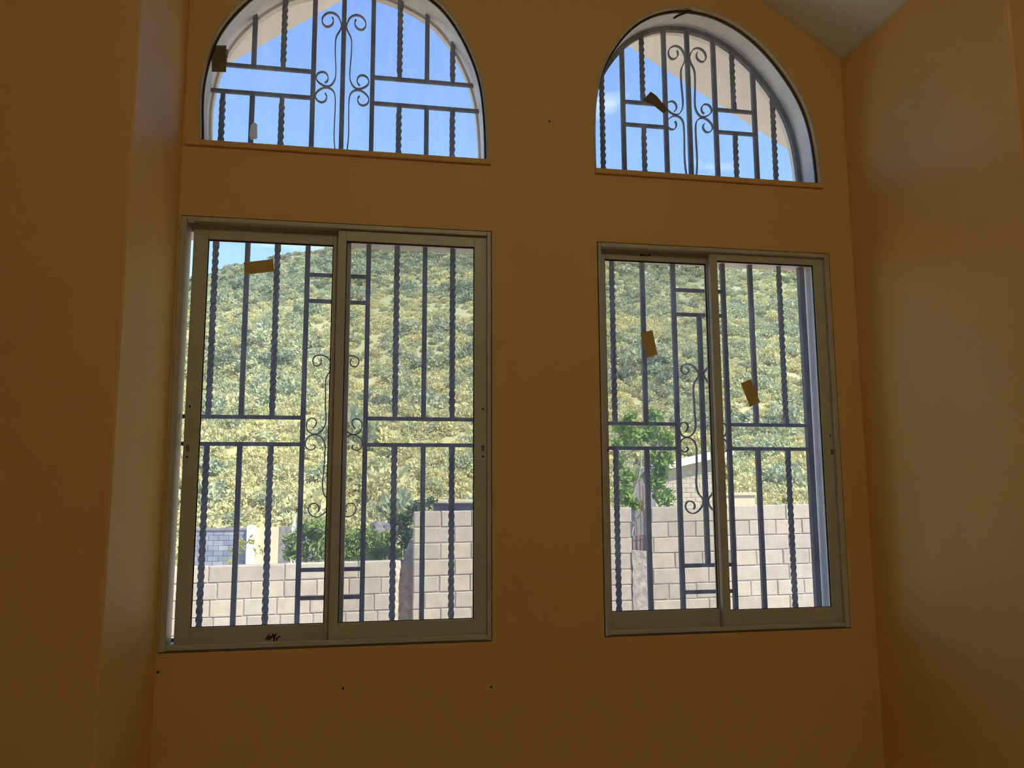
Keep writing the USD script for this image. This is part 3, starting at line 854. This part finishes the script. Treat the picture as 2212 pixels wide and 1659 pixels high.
obj("wall_body", bb(la[0], lb[0], YL, YL + 0.2, float(hill(la[0], YL)) - 0.4, la[1] - 0.09), "cream_wall", lw)
obj("coping", bb(la[0] - 0.03, lb[0] + 0.04, YL - 0.05, YL + 0.25, la[1] - 0.09, la[1], 0.01), "cream_wall", lw)
s0, s1, s2 = at(1371, 1090, 22.0), at(1399, 1036, 22.0), at(1390, 1014, 22.0)
sh = thing("shed", "small mauve-grey gabled shed behind the leaning tree", "shed")
obj("shed_wall", wallpoly(Polygon([(s0[0], -3.2), (s1[0], -3.2), (s1[0], s1[1]), (s2[0], s2[1]), (s0[0], s1[1] - 0.1)]), 22.0, 22.5), "mauve", sh)
obj("shed_roof", wallpoly(LineString([(s0[0] - 0.12, s1[1] - 0.2), s2, (s1[0] + 0.12, s1[1] - 0.04)]).buffer(0.03, cap_style=2), 21.9, 22.6), "rubble", sh)

# ------------------------------------------------------------------ plants behind the block wall
YT = 8.6


def plant(name, lab, catg, clumps, leaf, leaf_size, stems, bark, y, seed, aspect=2.4, per=140, spread=1.25):
    t = thing(name, lab, catg)
    ms = []
    for i, (px, py, rpx, k) in enumerate(clumps):
        x, z = at(px, py, y)
        d = rpx / FPX * (y + 3.2) * spread
        m = leaf_cloud(int(per * k), (d, d * 0.8, d), leaf_size, seed + i, 0.9, aspect, 0.1, 0.3)
        m.apply_translation((x, y + 0.05 * math.sin(i * 2.1), z))
        ms.append(m)
    obj("foliage", cat_(*ms), leaf, t, kind="stuff")
    for st in stems:
        p = [(at(a, b, y)[0], y + 0.03 * math.sin(j * 1.7), at(a, b, y)[1]) for j, (a, b) in enumerate(st[0])]
        obj("stem", tube(smooth_path(p, 4) if len(p) > 2 else p, np.linspace(st[1], st[1] * 0.55, 4 * (len(p) - 1) + 1 if len(p) > 2 else len(p)), 6), bark, t)
    return t


plant("tree", "young green tree with pale leaning stems left of the block house", "tree",
      [(1345, 925, 17, 1), (1372, 945, 22, 1.4), (1362, 905, 12, .7), (1412, 900, 14, .8), (1410, 935, 18, 1), (1440, 950, 14, .7), (1352, 1030, 16, 1.1), (1340, 1000, 9, .4), (1345, 1070, 18, 1.2), (1430, 1005, 20, 1.3),
       (1420, 1040, 22, 1.3), (1432, 1072, 18, 1.3), (1438, 985, 14, .8), (1412, 985, 12, .6), (1380, 1095, 9, .5), (1370, 1085, 10, .5), (1376, 1030, 8, .3), (1330, 960, 8, .4)], "leaf_tree", 0.10,
      [([(1368, 1130), (1370, 1070), (1382, 1020), (1384, 985), (1372, 940)], 0.014), ([(1372, 1110), (1356, 1040), (1362, 985), (1350, 930)], 0.011), ([(1370, 1075), (1362, 1000), (1366, 950), (1362, 900)], 0.010),
       ([(1376, 1120), (1408, 1050), (1412, 1000), (1420, 960), (1412, 905)], 0.012), ([(1330, 975), (1338, 945), (1344, 930)], 0.012), ([(1365, 1112), (1372, 1128), (1366, 1150), (1374, 1172)], 0.012), ([(1412, 1000), (1428, 970), (1440, 950)], 0.008)],
      "bark", YT, 100, 1.9, 130, 1.45)
plant("shrub", "bright leafy shrub behind the low wall left of the centre stile", "shrub",
      [(636, 1170, 20, 1.3), (655, 1150, 20, 1.2), (680, 1140, 20, 1.2), (690, 1170, 24, 1.6), (660, 1195, 20, 1.2), (705, 1195, 22, 1.2), (630, 1195, 14, .6), (700, 1140, 14, .8)], "leaf_bush", 0.115,
      [([(634, 1216), (630, 1198), (642, 1190)], 0.008), ([(686, 1216), (682, 1190), (678, 1180)], 0.008), ([(696, 1216), (697, 1192), (690, 1160)], 0.008)], "bark", 8.2, 200, 3.6, 130)
plant("shrub", "bright leafy shrub behind the low wall right of the centre stile", "shrub",
      [(760, 1165, 20, 1.3), (780, 1185, 24, 1.6), (805, 1165, 22, 1.4), (825, 1180, 20, 1.3), (840, 1160, 14, .8), (760, 1195, 18, 1), (820, 1200, 18, 1), (790, 1150, 14, .7), (850, 1195, 12, .7), (868, 1195, 11, .5)], "leaf_bush", 0.115,
      [([(770, 1214), (775, 1190), (768, 1165)], 0.008), ([(815, 1214), (812, 1190), (822, 1165)], 0.008)], "bark", 8.2, 300, 3.6, 130)
plant("shrub", "dark dense shrub at the raw end of the taller wall", "shrub",
      [(876, 1150, 18, 1.3), (868, 1125, 16, 1), (888, 1110, 16, 1), (850, 1120, 12, .5), (880, 1175, 14, .9), (905, 1092, 12, .6), (930, 1086, 12, .5)], "leaf_dark", 0.075,
      [([(880, 1210), (876, 1160), (866, 1125)], 0.008), ([(870, 1200), (868, 1150), (862, 1100)], 0.006)], "bark", 7.8, 400, 3.0, 150)
plant("weed", "yellow-green weed in front of the white gate post", "weed",
      [(528, 1172, 12, .5), (512, 1188, 10, .4), (500, 1212, 12, .5), (545, 1168, 8, .3), (560, 1190, 10, .3)], "leaf_yellow", 0.16,
      [([(498, 1222), (510, 1192), (530, 1172)], 0.010)], "bark", 20.0, 500, 3.0, 60)
# rubble heap behind the shrub
rp = []
for k in range(26):
    px, py = 800 + 50 * rng.uniform(), 1140 + 45 * rng.uniform()
    x, z = at(px, py, 10.0)
    m = trimesh.creation.icosphere(1, 1.0)
    m.vertices = m.vertices * rng.uniform(0.06, 0.13) * (0.75 + 0.5 * meshkit.noise(m.vertices * 2 + k, k))[:, None] + np.array([x, 10.0 + 0.3 * rng.uniform(), z])
    rp.append(m)
xx = at(825, 1160, 10.3)
base = trimesh.creation.icosphere(3, 1.0)
base.vertices = base.vertices * np.array([0.5, 0.35, 2.95]) * (0.8 + 0.35 * meshkit.noise(base.vertices * 3, 3))[:, None] + np.array([xx[0], 10.5, xx[1] - 2.9])
obj("rubble_heap", cat_(base, *rp), "rubble", None, "grey rubble heap behind the right leafy shrub", "rubble", kind="stuff")

# ------------------------------------------------------------------ the room's lamp, behind the camera


def lamp(LX, LY, LZ, ztop, lab):
    lp = thing("ceiling_lamp", lab, "lamp")
    m = trimesh.creation.icosphere(3, 0.11); m.apply_translation((LX, LY, LZ))
    obj("globe", m, "lamp", lp, smooth=True)
    obj("stem", tube([(LX, LY, LZ + 0.105), (LX, LY, ztop)], 0.012, 8), "brass", lp)
    m = trimesh.creation.cylinder(radius=0.06, height=0.05, sections=20); m.apply_translation((LX, LY, LZ + 0.12))
    obj("lamp_cap", m, "brass", lp)


lamp(1.41, -3.6, 3.95, ZC + 0.64 * 1.41 + 0.02, "glowing globe lamp hanging from the ridge of the sloping ceiling")
